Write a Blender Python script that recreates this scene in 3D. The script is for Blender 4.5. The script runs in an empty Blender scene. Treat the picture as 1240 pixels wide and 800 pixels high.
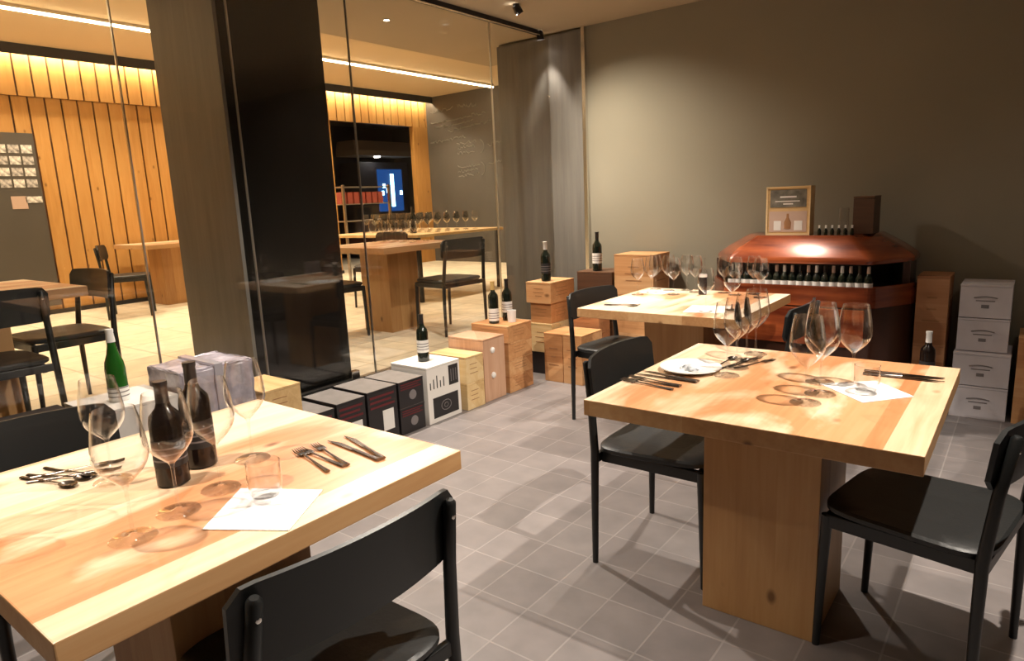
import bpy, bmesh, math, random
from mathutils import Vector, Matrix
random.seed(7)
sc = bpy.context.scene
COL = sc.collection
PI = math.pi
S = .883          # room measurements below are written in survey units; S turns them into metres

# ------------------------------------------------------------------ camera
W_PX, H_PX = 1240, 800
f_px = 813.03
right = Vector((.794, .607, -.044)); up = Vector((-.082, .178, .981)); back = right.cross(up)
right.normalize(); back.normalize(); up = back.cross(right)
M = Matrix((right, up, back)).transposed().to_4x4()
M.translation = Vector((0, 0, 1.36))
cd = bpy.data.cameras.new('camera'); cam = bpy.data.objects.new('camera', cd); COL.objects.link(cam)
cam.matrix_world = M
cd.sensor_width = 36; cd.lens = f_px / W_PX * 36; cd.clip_start = .02
sc.camera = cam
# ------------------------------------------------------------------ world, view
sc.view_settings.view_transform = 'Standard'; sc.view_settings.look = 'None'
sc.view_settings.gamma = 1; sc.view_settings.use_curve_mapping = False
sc.view_settings.exposure = 0.75
w = bpy.data.worlds.new('world'); sc.world = w; w.use_nodes = True
w.node_tree.nodes['Background'].inputs[0].default_value = (.9, .75, .6, 1)
w.node_tree.nodes['Background'].inputs[1].default_value = .02

# ------------------------------------------------------------------ lights
def aim(o, loc, tgt):
    o.location = loc
    d = Vector(tgt) - Vector(loc)
    o.rotation_euler = d.to_track_quat('-Z', 'Y').to_euler()
def spot(name, loc, tgt, watts, ang, blend=.5, col=(1, .89, .77), size=.03):
    l = bpy.data.lights.new(name, 'SPOT'); l.energy = watts; l.spot_size = math.radians(ang); l.spot_blend = blend
    l.color = col; l.shadow_soft_size = size
    o = bpy.data.objects.new(name, l); COL.objects.link(o); aim(o, loc, tgt); return o
def area(name, loc, tgt, watts, sx, sy, col=(1, .85, .7)):
    l = bpy.data.lights.new(name, 'AREA'); l.shape = 'RECTANGLE'; l.size = sx; l.size_y = sy; l.energy = watts; l.color = col
    o = bpy.data.objects.new(name, l); COL.objects.link(o); aim(o, loc, tgt); return o
SPOTS = [  # (location, target, watts, cone angle, blend, radius)
    ((.12, 1.97, 2.60), (-.80, 1.90, .5), 205, 104, .3, .02),
    ((-1.85, .15, 2.60), (-1.58, .50, .75), 120, 68, .7, .03),
    ((-1.45, 3.95, 2.60), (-1.5, 3.60, .7), 100, 76, .6, .03),
    ((-3.10, 2.60, 2.60), (-1.9, 2.35, .2), 165, 98, .6, .02),
    ((-3.10, 1.25, 2.60), (-2.4, 1.3, .3), 30, 90, .7, .03),
    ((-3.10, 3.70, 2.60), (-2.8, 4.0, .2), 70, 100, .6, .03),
    ((.55, 3.5, 2.60), (.1, 4.0, .2), 8, 100, .8, .03),
]
for i, (l, t, wt, a, b, r) in enumerate(SPOTS):
    spot('ceiling_spot', l, t, wt, a, b, size=r)
spot('panel_spot', (-3.27, 4.74, 2.62), (-3.25, 4.86, 1.2), 26, 58, .6, size=.02)
spot('wall_wash_spot', (-2.95, 4.0, 2.62), (-2.35, 4.9, .9), 120, 96, 1., (1, .88, .72), .03)
# far room daylight-free warm lamps
for x in (-8.1, -5.6):
    for y in (-.6, 1.2, 3.0, 4.8, 6.6, 8.4):
        spot('far_room_spot', (x, y, 3.2), (x, y, 0), 88, 120, .8, (1, .80, .56), .04)

# ------------------------------------------------------------------ materials
MATS = {}
def nm(name):
    m = bpy.data.materials.new(name); m.use_nodes = True
    nt = m.node_tree; b = nt.nodes['Principled BSDF']; MATS[name] = m
    return m, nt, b
def flat(name, col, rough=.5, metal=0., spec=.5, noise=0., nscale=20, bump=0., coat=0.):
    m, nt, b = nm(name)
    b.inputs['Base Color'].default_value = (*col, 1); b.inputs['Roughness'].default_value = rough
    b.inputs['Metallic'].default_value = metal; b.inputs['Specular IOR Level'].default_value = spec
    b.inputs['Coat Weight'].default_value = coat
    if noise or bump:
        tc = nt.nodes.new('ShaderNodeTexCoord'); n = nt.nodes.new('ShaderNodeTexNoise')
        n.inputs['Scale'].default_value = nscale; n.inputs['Detail'].default_value = 5
        nt.links.new(tc.outputs['Object'], n.inputs['Vector'])
        if noise:
            r = nt.nodes.new('ShaderNodeValToRGB')
            r.color_ramp.elements[0].position = .3; r.color_ramp.elements[1].position = .7
            r.color_ramp.elements[0].color = (*[c * (1 - noise) for c in col], 1)
            r.color_ramp.elements[1].color = (*[min(1, c * (1 + noise)) for c in col], 1)
            nt.links.new(n.outputs['Fac'], r.inputs['Fac']); nt.links.new(r.outputs['Color'], b.inputs['Base Color'])
        if bump:
            bp = nt.nodes.new('ShaderNodeBump'); bp.inputs['Strength'].default_value = bump; bp.inputs['Distance'].default_value = .01
            nt.links.new(n.outputs['Fac'], bp.inputs['Height']); nt.links.new(bp.outputs['Normal'], b.inputs['Normal'])
    return m
def wood(name, c0, c1, c2, axis='Y', plank=.11, rough=.42, scale=1., gap=.0, knots=True, contrast=1., coord='Object'):
    """planks along `axis`, each with its own tint, grain stretched along the plank"""
    m, nt, b = nm(name); N = nt.nodes; L = nt.links
    tc = N.new('ShaderNodeTexCoord'); sp = N.new('ShaderNodeSeparateXYZ'); L.new(tc.outputs[coord], sp.inputs[0])
    ax = {'X': 0, 'Y': 1, 'Z': 2}[axis]
    oi = N.new('ShaderNodeObjectInfo')
    across = N.new('ShaderNodeMath'); across.operation = 'ADD'
    o = [i for i in range(3) if i != ax]
    if axis == 'Y': L.new(sp.outputs[0], across.inputs[0]); across.inputs[1].default_value = 10.03
    else: L.new(sp.outputs[o[0]], across.inputs[0]); L.new(sp.outputs[o[1]], across.inputs[1])
    dv = N.new('ShaderNodeMath'); dv.operation = 'DIVIDE'; L.new(across.outputs[0], dv.inputs[0]); dv.inputs[1].default_value = plank
    fl = N.new('ShaderNodeMath'); fl.operation = 'FLOOR'; L.new(dv.outputs[0], fl.inputs[0])
    ad = N.new('ShaderNodeMath'); ad.operation = 'ADD'; L.new(fl.outputs[0], ad.inputs[0])
    ml = N.new('ShaderNodeMath'); ml.operation = 'MULTIPLY'; ml.inputs[1].default_value = 37; L.new(oi.outputs['Random'], ml.inputs[0]); L.new(ml.outputs[0], ad.inputs[1])
    wn = N.new('ShaderNodeTexWhiteNoise'); wn.noise_dimensions = '1D'; L.new(ad.outputs[0], wn.inputs['W'])
    mp = N.new('ShaderNodeMapping'); L.new(tc.outputs[coord], mp.inputs[0])
    sc3 = [9 * scale] * 3; sc3[ax] = 1.1 * scale; mp.inputs['Scale'].default_value = sc3
    cb = N.new('ShaderNodeCombineXYZ'); L.new(ad.outputs[0], cb.inputs[ax]); L.new(cb.outputs[0], mp.inputs['Location'])
    n1 = N.new('ShaderNodeTexNoise'); n1.inputs['Scale'].default_value = 1.6; n1.inputs['Detail'].default_value = 6; n1.inputs['Distortion'].default_value = 1.2
    L.new(mp.outputs[0], n1.inputs['Vector'])
    mp2 = N.new('ShaderNodeMapping'); L.new(tc.outputs[coord], mp2.inputs[0])
    s2 = [60 * scale] * 3; s2[ax] = 2.2 * scale; mp2.inputs['Scale'].default_value = s2
    n2 = N.new('ShaderNodeTexNoise'); n2.inputs['Scale'].default_value = 1.5; n2.inputs['Detail'].default_value = 4; L.new(mp2.outputs[0], n2.inputs['Vector'])
    a1 = N.new('ShaderNodeMath'); a1.operation = 'MULTIPLY_ADD'; L.new(wn.outputs['Value'], a1.inputs[0]); a1.inputs[1].default_value = .42 * contrast
    m1 = N.new('ShaderNodeMath'); m1.operation = 'MULTIPLY'; L.new(n1.outputs['Fac'], m1.inputs[0]); m1.inputs[1].default_value = .55
    L.new(m1.outputs[0], a1.inputs[2])
    a2 = N.new('ShaderNodeMath'); a2.operation = 'MULTIPLY_ADD'; L.new(n2.outputs['Fac'], a2.inputs[0]); a2.inputs[1].default_value = .28; L.new(a1.outputs[0], a2.inputs[2])
    r = N.new('ShaderNodeValToRGB'); L.new(a2.outputs[0], r.inputs['Fac'])
    e = r.color_ramp.elements; e[0].position = .28; e[0].color = (*c0, 1); e[1].position = .95; e[1].color = (*c2, 1)
    k = e.new(.6); k.color = (*c1, 1)
    out = r.outputs['Color']
    if gap:
        fr = N.new('ShaderNodeMath'); fr.operation = 'FRACT'; L.new(dv.outputs[0], fr.inputs[0])
        lt = N.new('ShaderNodeMath'); lt.operation = 'LESS_THAN'; L.new(fr.outputs[0], lt.inputs[0]); lt.inputs[1].default_value = gap
        mx = N.new('ShaderNodeMixRGB'); L.new(lt.outputs[0], mx.inputs[0]); L.new(out, mx.inputs[1]); mx.inputs[2].default_value = (*[c * .35 for c in c2], 1)
        out = mx.outputs[0]
    if knots:
        v = N.new('ShaderNodeTexVoronoi'); v.inputs['Scale'].default_value = 1; mp3 = N.new('ShaderNodeMapping'); L.new(tc.outputs[coord], mp3.inputs[0])
        s3 = [5.5 * scale] * 3; s3[ax] = 3.2 * scale; mp3.inputs['Scale'].default_value = s3; L.new(mp3.outputs[0], v.inputs['Vector'])
        kr = N.new('ShaderNodeValToRGB'); L.new(v.outputs['Distance'], kr.inputs['Fac'])
        kr.color_ramp.elements[0].position = .04; kr.color_ramp.elements[0].color = (1, 1, 1, 1); kr.color_ramp.elements[1].position = .1; kr.color_ramp.elements[1].color = (0, 0, 0, 1)
        mk = N.new('ShaderNodeMixRGB'); L.new(kr.outputs[0], mk.inputs[0]); L.new(out, mk.inputs[1]); mk.inputs[2].default_value = (*[c * .55 for c in c2], 1)
        out = mk.outputs[0]
    L.new(out, b.inputs['Base Color']); b.inputs['Roughness'].default_value = rough
    bp = N.new('ShaderNodeBump'); bp.inputs['Strength'].default_value = .12; bp.inputs['Distance'].default_value = .003
    L.new(n2.outputs['Fac'], bp.inputs['Height']); L.new(bp.outputs['Normal'], b.inputs['Normal'])
    return m
def clearglass(name, tint=(1, 1, 1), edge=.55, base=.02):
    m = bpy.data.materials.new(name); m.use_nodes = True; nt = m.node_tree; N = nt.nodes; L = nt.links; MATS[name] = m
    N.remove(N['Principled BSDF']); out = N['Material Output']
    t = N.new('ShaderNodeBsdfTransparent'); t.inputs[0].default_value = (*tint, 1)
    g = N.new('ShaderNodeBsdfGlossy'); g.inputs['Roughness'].default_value = .02; g.inputs[0].default_value = (1, 1, 1, 1)
    lw = N.new('ShaderNodeLayerWeight'); lw.inputs['Blend'].default_value = .5
    p5 = N.new('ShaderNodeMath'); p5.operation = 'POWER'; L.new(lw.outputs['Facing'], p5.inputs[0]); p5.inputs[1].default_value = 5
    sch = N.new('ShaderNodeMath'); sch.operation = 'MULTIPLY_ADD'; L.new(p5.outputs[0], sch.inputs[0]); sch.inputs[1].default_value = .9; sch.inputs[2].default_value = .035
    pw = N.new('ShaderNodeMath'); pw.operation = 'POWER'; L.new(lw.outputs['Facing'], pw.inputs[0]); pw.inputs[1].default_value = 3
    ad = N.new('ShaderNodeMath'); ad.operation = 'MULTIPLY_ADD'; L.new(pw.outputs[0], ad.inputs[0]); ad.inputs[1].default_value = edge; L.new(sch.outputs[0], ad.inputs[2]); ad.use_clamp = True
    mx = N.new('ShaderNodeMixShader'); L.new(ad.outputs[0], mx.inputs[0]); L.new(t.outputs[0], mx.inputs[1]); L.new(g.outputs[0], mx.inputs[2])
    L.new(mx.outputs[0], out.inputs[0]); return m
def emit(name, col, s):
    m, nt, b = nm(name); b.inputs['Base Color'].default_value = (0, 0, 0, 1)
    b.inputs['Emission Color'].default_value = (*col, 1); b.inputs['Emission Strength'].default_value = s; return m

def tile_mat(name, c0, c1, grout, pitch, ox, oy, rough=.42):
    m, nt, b = nm(name); N = nt.nodes; L = nt.links
    g = N.new('ShaderNodeNewGeometry'); mp = N.new('ShaderNodeMapping'); L.new(g.outputs['Position'], mp.inputs[0])
    mp.inputs['Location'].default_value = (-ox / pitch + 100, -oy / pitch + 100, 0); mp.inputs['Scale'].default_value = (1 / pitch, 1 / pitch, 1)
    br = N.new('ShaderNodeTexBrick'); L.new(mp.outputs[0], br.inputs['Vector'])
    br.offset = 0; br.squash = 1; br.inputs['Scale'].default_value = 1; br.inputs['Mortar Size'].default_value = .018; br.inputs['Mortar Smooth'].default_value = .3
    br.inputs['Brick Width'].default_value = 1; br.inputs['Row Height'].default_value = 1; br.inputs['Bias'].default_value = 0
    br.inputs['Color1'].default_value = (*c0, 1); br.inputs['Color2'].default_value = (*c1, 1); br.inputs['Mortar'].default_value = (*grout, 1)
    n = N.new('ShaderNodeTexNoise'); n.inputs['Scale'].default_value = 7; n.inputs['Detail'].default_value = 6; L.new(g.outputs['Position'], n.inputs['Vector'])
    r = N.new('ShaderNodeValToRGB'); r.color_ramp.elements[0].color = (.86, .86, .86, 1); r.color_ramp.elements[1].color = (1.12, 1.10, 1.09, 1); r.color_ramp.elements[0].position = .3; r.color_ramp.elements[1].position = .7
    L.new(n.outputs['Fac'], r.inputs['Fac'])
    mx = N.new('ShaderNodeMixRGB'); mx.blend_type = 'MULTIPLY'; mx.inputs[0].default_value = 1; L.new(br.outputs['Color'], mx.inputs[1]); L.new(r.outputs[0], mx.inputs[2])
    L.new(mx.outputs[0], b.inputs['Base Color']); b.inputs['Roughness'].default_value = rough
    bp = N.new('ShaderNodeBump'); bp.inputs['Strength'].default_value = .35; bp.inputs['Distance'].default_value = .002; bp.invert = True
    L.new(br.outputs['Fac'], bp.inputs['Height']); L.new(bp.outputs['Normal'], b.inputs['Normal'])
    return m

OAK0, OAK1, OAK2 = (.84, .72, .56), (.72, .54, .36), (.50, .27, .13)
M_table = wood('table_wood', OAK0, OAK1, OAK2, 'Y', .145, .4, contrast=.9)
M_tedge = wood('shaded_table_edge_wood', (.60, .38, .19), (.50, .28, .12), (.34, .16, .06), 'Y', .3, .45)  # browner wood carrying the shade of the tabletop sides in its colour
def table_top():
    m = wood('table_top_wood', OAK0, OAK1, OAK2, 'Y', .15, .38, contrast=.8)
    nt = m.node_tree; N = nt.nodes; L = nt.links; b = N['Principled BSDF']
    src = b.inputs['Base Color'].links[0].from_socket
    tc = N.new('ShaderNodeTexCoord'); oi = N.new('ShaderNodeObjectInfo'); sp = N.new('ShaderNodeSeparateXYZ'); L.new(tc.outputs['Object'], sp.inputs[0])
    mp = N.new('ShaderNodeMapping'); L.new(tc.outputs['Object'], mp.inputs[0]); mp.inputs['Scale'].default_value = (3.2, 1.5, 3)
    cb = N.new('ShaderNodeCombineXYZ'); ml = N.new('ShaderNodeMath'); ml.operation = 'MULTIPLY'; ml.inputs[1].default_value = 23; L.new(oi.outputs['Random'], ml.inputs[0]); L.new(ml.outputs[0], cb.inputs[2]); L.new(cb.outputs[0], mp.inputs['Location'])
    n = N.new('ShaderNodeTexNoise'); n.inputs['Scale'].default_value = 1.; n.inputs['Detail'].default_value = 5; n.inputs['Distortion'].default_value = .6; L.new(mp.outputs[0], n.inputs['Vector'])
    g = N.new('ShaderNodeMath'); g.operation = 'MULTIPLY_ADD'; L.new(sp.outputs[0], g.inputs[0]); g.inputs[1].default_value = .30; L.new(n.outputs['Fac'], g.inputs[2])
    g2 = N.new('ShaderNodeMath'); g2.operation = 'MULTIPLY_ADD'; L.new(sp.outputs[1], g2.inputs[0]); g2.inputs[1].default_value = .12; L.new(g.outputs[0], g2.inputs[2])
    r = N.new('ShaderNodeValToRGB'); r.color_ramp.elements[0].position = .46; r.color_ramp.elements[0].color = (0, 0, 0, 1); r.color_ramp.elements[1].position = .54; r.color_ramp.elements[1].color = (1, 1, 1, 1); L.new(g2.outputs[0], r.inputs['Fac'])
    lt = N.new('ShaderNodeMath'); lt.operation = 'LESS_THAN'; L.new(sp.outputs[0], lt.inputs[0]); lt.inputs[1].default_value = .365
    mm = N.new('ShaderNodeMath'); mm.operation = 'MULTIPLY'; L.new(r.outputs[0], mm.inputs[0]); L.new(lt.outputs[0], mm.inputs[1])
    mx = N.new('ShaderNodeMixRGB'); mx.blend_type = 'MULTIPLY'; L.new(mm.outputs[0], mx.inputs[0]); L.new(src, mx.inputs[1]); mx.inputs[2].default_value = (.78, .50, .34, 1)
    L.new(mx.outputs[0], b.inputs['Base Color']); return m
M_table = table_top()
M_tleg = wood('table_leg_wood', (.56, .34, .15), (.46, .25, .095), (.32, .15, .05), 'Z', .12, .5)
M_plank = wood('plank_wood', (.66, .38, .13), (.56, .29, .08), (.42, .19, .04), 'Z', .5, .5, contrast=.8)
M_crate = wood('crate_wood', (.72, .45, .23), (.60, .31, .13), (.42, .18, .065), 'X', .17, .6)
M_crate2 = wood('pale_crate_wood', (.78, .62, .36), (.70, .50, .24), (.52, .32, .13), 'X', .17, .6)
M_crate3 = wood('red_crate_wood', (.52, .27, .13), (.42, .19, .08), (.26, .10, .04), 'X', .17, .6)
M_crate4 = wood('pinkish_crate_wood', (.68, .45, .31), (.58, .35, .22), (.42, .22, .12), 'Z', .17, .6)
M_dkcrate = wood('dark_crate_wood', (.16, .08, .04), (.11, .05, .025), (.06, .028, .015), 'X', .17, .5)
M_black = flat('black_chair_lacquer', (.008, .009, .009), .42, coat=.08)
M_seat = flat('black_seat_leather', (.016, .017, .017), .45, bump=.08, nscale=90)
M_metal = flat('brushed_steel', (.55, .53, .5), .28, 1)
M_chrome = flat('bright_steel', (.8, .78, .74), .2, 1)
M_floor = tile_mat('grey_floor_tile', (.205, .185, .182), (.25, .228, .223), (.30, .275, .265), .2, -1.051, 1.622)
M_floor2 = tile_mat('cream_floor_tile', (.76, .68, .52), (.82, .74, .58), (.6, .52, .38), .6, 0, 0, .5)
M_wall = flat('taupe_plaster', (.26, .235, .175), .85, noise=.04, nscale=1.5)
M_ceil = flat('ceiling_plaster', (.42, .34, .235), .9, noise=.02, nscale=2)
M_ceil2 = flat('cream_ceiling', (.66, .52, .33), .9)
def streak(name, c0, c1, rough=.5):
    m, nt, b = nm(name); N = nt.nodes; L = nt.links
    tc = N.new('ShaderNodeTexCoord'); mp = N.new('ShaderNodeMapping'); mp.inputs['Scale'].default_value = (14, 14, .9); L.new(tc.outputs['Object'], mp.inputs[0])
    n = N.new('ShaderNodeTexNoise'); n.inputs['Scale'].default_value = 1; n.inputs['Detail'].default_value = 7; n.inputs['Roughness'].default_value = .7; L.new(mp.outputs[0], n.inputs['Vector'])
    r = N.new('ShaderNodeValToRGB'); r.color_ramp.elements[0].position = .3; r.color_ramp.elements[1].position = .72
    r.color_ramp.elements[0].color = (*c0, 1); r.color_ramp.elements[1].color = (*c1, 1); L.new(n.outputs['Fac'], r.inputs['Fac'])
    L.new(r.outputs[0], b.inputs['Base Color']); b.inputs['Roughness'].default_value = rough; return m
M_panel = streak('dark_streaked_panel', (.12, .112, .10), (.19, .178, .155), .5)
M_black_panel = streak('black_panel', (.004, .004, .0035), (.009, .008, .007), .22)
M_chalk = flat('chalkboard', (.085, .075, .062), .7, noise=.08, nscale=2)
M_chalkline = flat('chalk_marks', (.30, .28, .25), .9)
M_pane = clearglass('window_glass', (.985, .99, .985), .0)
M_glass = clearglass('wine_glass_glass', (.975, .975, .975), .6)
M_tumbler = clearglass('tumbler_glass', (.97, .97, .975), .8)
M_paper = flat('white_paper', (.82, .80, .77), .7)
M_china = flat('white_china', (.85, .83, .79), .25)
M_bottle = flat('dark_bottle_glass', (.008, .012, .008), .08, spec=.7)
M_gbottle = flat('green_bottle_glass', (.015, .10, .012), .1, spec=.7)
M_bbottle = flat('brown_black_bottle', (.010, .006, .005), .16, spec=.5)
M_label = flat('white_label', (.80, .78, .74), .6)
M_foilk = flat('black_foil', (.015, .012, .012), .35)
M_foilw = flat('white_foil', (.85, .84, .8), .4)
M_foilg = flat('gold_foil', (.72, .50, .18), .35, .3)
M_ink = flat('black_print', (.02, .018, .018), .6)
M_redink = flat('red_print', (.12, .012, .016), .6)
M_brown_ink = flat('brown_brand_print', (.34, .165, .07), .7)
M_carton_w = flat('white_carton', (.62, .58, .60), .7, noise=.03)
M_carton_w2 = flat('bright_white_carton', (.78, .75, .70), .7)
M_carton_k = flat('black_carton', (.018, .015, .016), .5)
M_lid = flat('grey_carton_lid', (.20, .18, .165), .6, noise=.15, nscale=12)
M_grey_ink = flat('grey_print', (.20, .18, .18), .7)
M_plastic = flat('lavender_plastic_wrap', (.40, .37, .42), .25, spec=.8, noise=.35, nscale=14, bump=.6)
M_ribbon = flat('silver_ribbon', (.62, .60, .66), .25, .5)
M_led = emit('warm_led', (1, .78, .48), 14)
M_led2 = emit('cove_led', (1, .82, .55), 80)
M_blue = emit('blue_led', (.35, .75, 1), 6)
M_bluedim = emit('blue_screen', (.015, .08, .30), .5)
M_lampface = emit('lamp_face', (1, .93, .82), 25)
M_kitchen = flat('dark_kitchen_wall', (.03, .03, .04), .6)
M_hood = flat('extractor_hood_metal', (.36, .27, .2), .4, .3)
M_darkred = flat('red_package', (.42, .09, .06), .6)
M_cork = flat('pinkish_label', (.55, .40, .32), .6)
M_cutlery = flat('steel_cutlery', (.20, .17, .15), .25, 1)
def copper():
    m, nt, b = nm('copper_stain'); N = nt.nodes; L = nt.links
    tc = N.new('ShaderNodeTexCoord'); mp = N.new('ShaderNodeMapping'); mp.inputs['Scale'].default_value = (1.2, 1.2, 9); L.new(tc.outputs['Object'], mp.inputs[0])
    n = N.new('ShaderNodeTexNoise'); n.inputs['Scale'].default_value = 2.2; n.inputs['Detail'].default_value = 5; L.new(mp.outputs[0], n.inputs['Vector'])
    r = N.new('ShaderNodeValToRGB'); r.color_ramp.elements[0].position = .3; r.color_ramp.elements[1].position = .75
    r.color_ramp.elements[0].color = (.11, .018, .008, 1); r.color_ramp.elements[1].color = (.42, .10, .03, 1); L.new(n.outputs['Fac'], r.inputs['Fac'])
    L.new(r.outputs[0], b.inputs['Base Color']); b.inputs['Roughness'].default_value = .22; b.inputs['Coat Weight'].default_value = .6; b.inputs['Metallic'].default_value = .15
    return m
M_copper = copper()
M_darkvat2 = flat('dark_shaded_staves', (.045, .016, .009), .35, coat=.3, noise=.3, nscale=6)  # dark staves, with the unlit flank's shade painted into the colour
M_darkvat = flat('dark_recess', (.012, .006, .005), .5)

ORD = 'first second third fourth fifth sixth seventh eighth ninth tenth eleventh twelfth thirteenth fourteenth fifteenth sixteenth seventeenth eighteenth'.split()
# ------------------------------------------------------------------ mesh helpers
def nb(): return bmesh.new()
def box(bm, x0, x1, y0, y1, z0, z1, bev=0, mi=0, rot=None):
    r = bmesh.ops.create_cube(bm, size=1)
    vs = r['verts']
    bmesh.ops.scale(bm, vec=(x1 - x0, y1 - y0, z1 - z0), verts=vs)
    bmesh.ops.translate(bm, vec=((x0 + x1) / 2, (y0 + y1) / 2, (z0 + z1) / 2), verts=vs)
    fs = set(f for v in vs for f in v.link_faces)
    if bev:
        es = list(set(e for v in vs for e in v.link_edges))
        q = bmesh.ops.bevel(bm, geom=es, offset=bev, segments=2, affect='EDGES', profile=.6)
        vs = list(set(v for f in q['faces'] for v in f.verts) | set(v for v in vs if v.is_valid))
        fs = set(f for v in vs for f in v.link_faces)
    for f in fs: f.material_index = mi
    if rot: bmesh.ops.transform(bm, matrix=rot, verts=vs)
    return vs
def lathe(bm, prof, seg=24, c=(0, 0, 0), mi=0, smooth=True, a0=0, closed=False):
    rings = []
    for r, z in prof:
        if r < 1e-5: rings.append([bm.verts.new((c[0], c[1], c[2] + z))])
        else: rings.append([bm.verts.new((c[0] + r * math.cos(2 * PI * i / seg + a0), c[1] + r * math.sin(2 * PI * i / seg + a0), c[2] + z)) for i in range(seg)])
    for a, b in zip(rings[:-1], rings[1:]):
        for i in range(seg):
            j = (i + 1) % seg
            if len(a) == 1 and len(b) == 1: continue
            if len(a) == 1: f = bm.faces.new((a[0], b[j], b[i]))
            elif len(b) == 1: f = bm.faces.new((a[i], a[j], b[0]))
            else: f = bm.faces.new((a[i], a[j], b[j], b[i]))
            f.material_index = mi; f.smooth = smooth
    return rings
def tube(bm, pts, r, seg=10, mi=0, cap=True, sq=1.):
    """sweep a circle (radius per point or one radius) along points"""
    pts = [Vector(p) for p in pts]; rs = r if isinstance(r, (list, tuple)) else [r] * len(pts)
    prev = None; rings = []
    for i, p in enumerate(pts):
        d = (pts[min(i + 1, len(pts) - 1)] - pts[max(i - 1, 0)]).normalized()
        u = Vector((0, 1, 0)) if abs(d.y) < .9 else Vector((1, 0, 0))
        if prev is not None: u = prev
        a = (u - d * u.dot(d)).normalized(); b = d.cross(a); prev = a
        rings.append([bm.verts.new(p + (a * math.cos(2 * PI * k / seg) + b * sq * math.sin(2 * PI * k / seg)) * rs[i]) for k in range(seg)])
    for A, B in zip(rings[:-1], rings[1:]):
        for k in range(seg):
            f = bm.faces.new((A[k], A[(k + 1) % seg], B[(k + 1) % seg], B[k])); f.smooth = True; f.material_index = mi
    if cap:
        for R in (rings[0][::-1], rings[-1]):
            f = bm.faces.new(R); f.material_index = mi
    return rings
def loft(bm, loops, mi=0, cap=True, smooth=False, closed=True):
    rings = [[bm.verts.new(p) for p in lp] for lp in loops]
    n = len(rings[0])
    for A, B in zip(rings[:-1], rings[1:]):
        for k in range(n if closed else n - 1):
            f = bm.faces.new((A[k], A[(k + 1) % n], B[(k + 1) % n], B[k])); f.material_index = mi; f.smooth = smooth
    if cap:
        bm.faces.new(rings[0][::-1]).material_index = mi; bm.faces.new(rings[-1]).material_index = mi
    return rings
def obj(name, bm, mats, parent=None, loc=None, rz=0):
    me = bpy.data.meshes.new(name)
    bmesh.ops.recalc_face_normals(bm, faces=bm.faces)
    for e in bm.edges:
        if len(e.link_faces) == 2 and e.calc_face_angle(0) > .75: e.smooth = False
    bm.to_mesh(me); bm.free()
    for m in (mats if isinstance(mats, (list, tuple)) else [mats]): me.materials.append(m)
    o = bpy.data.objects.new(name, me); COL.objects.link(o)
    if parent: o.parent = parent
    if loc: o.location = loc
    o.rotation_euler.z = rz
    return o
def tag(o, label, cat, group=None, kind=None):
    o['label'] = label; o['category'] = cat
    if group: o['group'] = group
    if kind: o['kind'] = kind
    return o
def thing(name, label, cat, loc=(0, 0, 0), rz=0, group=None):
    o = bpy.data.objects.new(name, None); COL.objects.link(o); o.empty_display_size = .05
    o.location = loc; o.rotation_euler.z = rz
    return tag(o, label, cat, group)
def dup(root, loc, rz=0, label=None, group=None, scale=None):
    r = root.copy(); COL.objects.link(r); r.location = loc; r.rotation_euler = (0, 0, rz)
    if scale: r.scale = (scale, scale, scale)
    if label: r['label'] = label
    if group: r['group'] = group
    for ch in list(root.children):
        c = ch.copy(); COL.objects.link(c); c.parent = r
        for g in list(ch.children):
            d = g.copy(); COL.objects.link(d); d.parent = c
    return r
def struct(name, bm, m):
    o = obj(name, bm, m); o['kind'] = 'structure'; return o
def sbox(name, x0, x1, y0, y1, z0, z1, m, bev=0):
    bm = nb(); box(bm, x0, x1, y0, y1, z0, z1, bev); return struct(name, bm, m)

# ------------------------------------------------------------------ the setting
GX = -3.285      # glass partition plane
YB = 4.90        # back wall
HC = 2.68        # ceiling of the near room
F2 = .28         # raised floor beyond the glass
XW = -9.06       # far wood wall
YC = 9.316       # chalkboard wall
HF = 3.25        # ceiling of the far room
sbox('floor', -3.36, 2.4, -1.8, YB, -.1, 0, M_floor)
sbox('floor', -14.2, -3.36, -1.8, YC, -.1, F2, M_floor2)
sbox('wall_back', -3.82, 2.5, YB, YB + .15, -.1, HC + .3, M_wall)
sbox('wall_right', 2.4, 2.5, -1.8, YB, -.1, HC, M_wall)
sbox('wall_front', -9.06, 2.5, -1.9, -1.8, -.1, HF + .05, M_wall)
bm = nb(); box(bm, -4.48, 2.5, -1.8, YB, HC, HC + .1); box(bm, -4.48, -3.82, YB, 5.6, HC, HC + .1); struct('ceiling', bm, M_ceil)
bm = nb(); box(bm, -9.2, -4.46, -1.8, YC + .1, HF, HF + .1); box(bm, -4.48, -3.7, 5.6, YC + .1, HF, HF + .1); box(bm, -4.5, -4.46, -1.8, 5.6, HC, HF); box(bm, -4.5, -3.7, 5.56, 5.6, HC, HF); struct('ceiling', bm, M_ceil2)
sbox('wall_chalkboard', -9.06, -3.6, YC, YC + .1, F2, HF, M_chalk)
sbox('wall_divider', -3.82, -3.70, YB + .15, YC, -.1, HF, M_wall)
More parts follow.
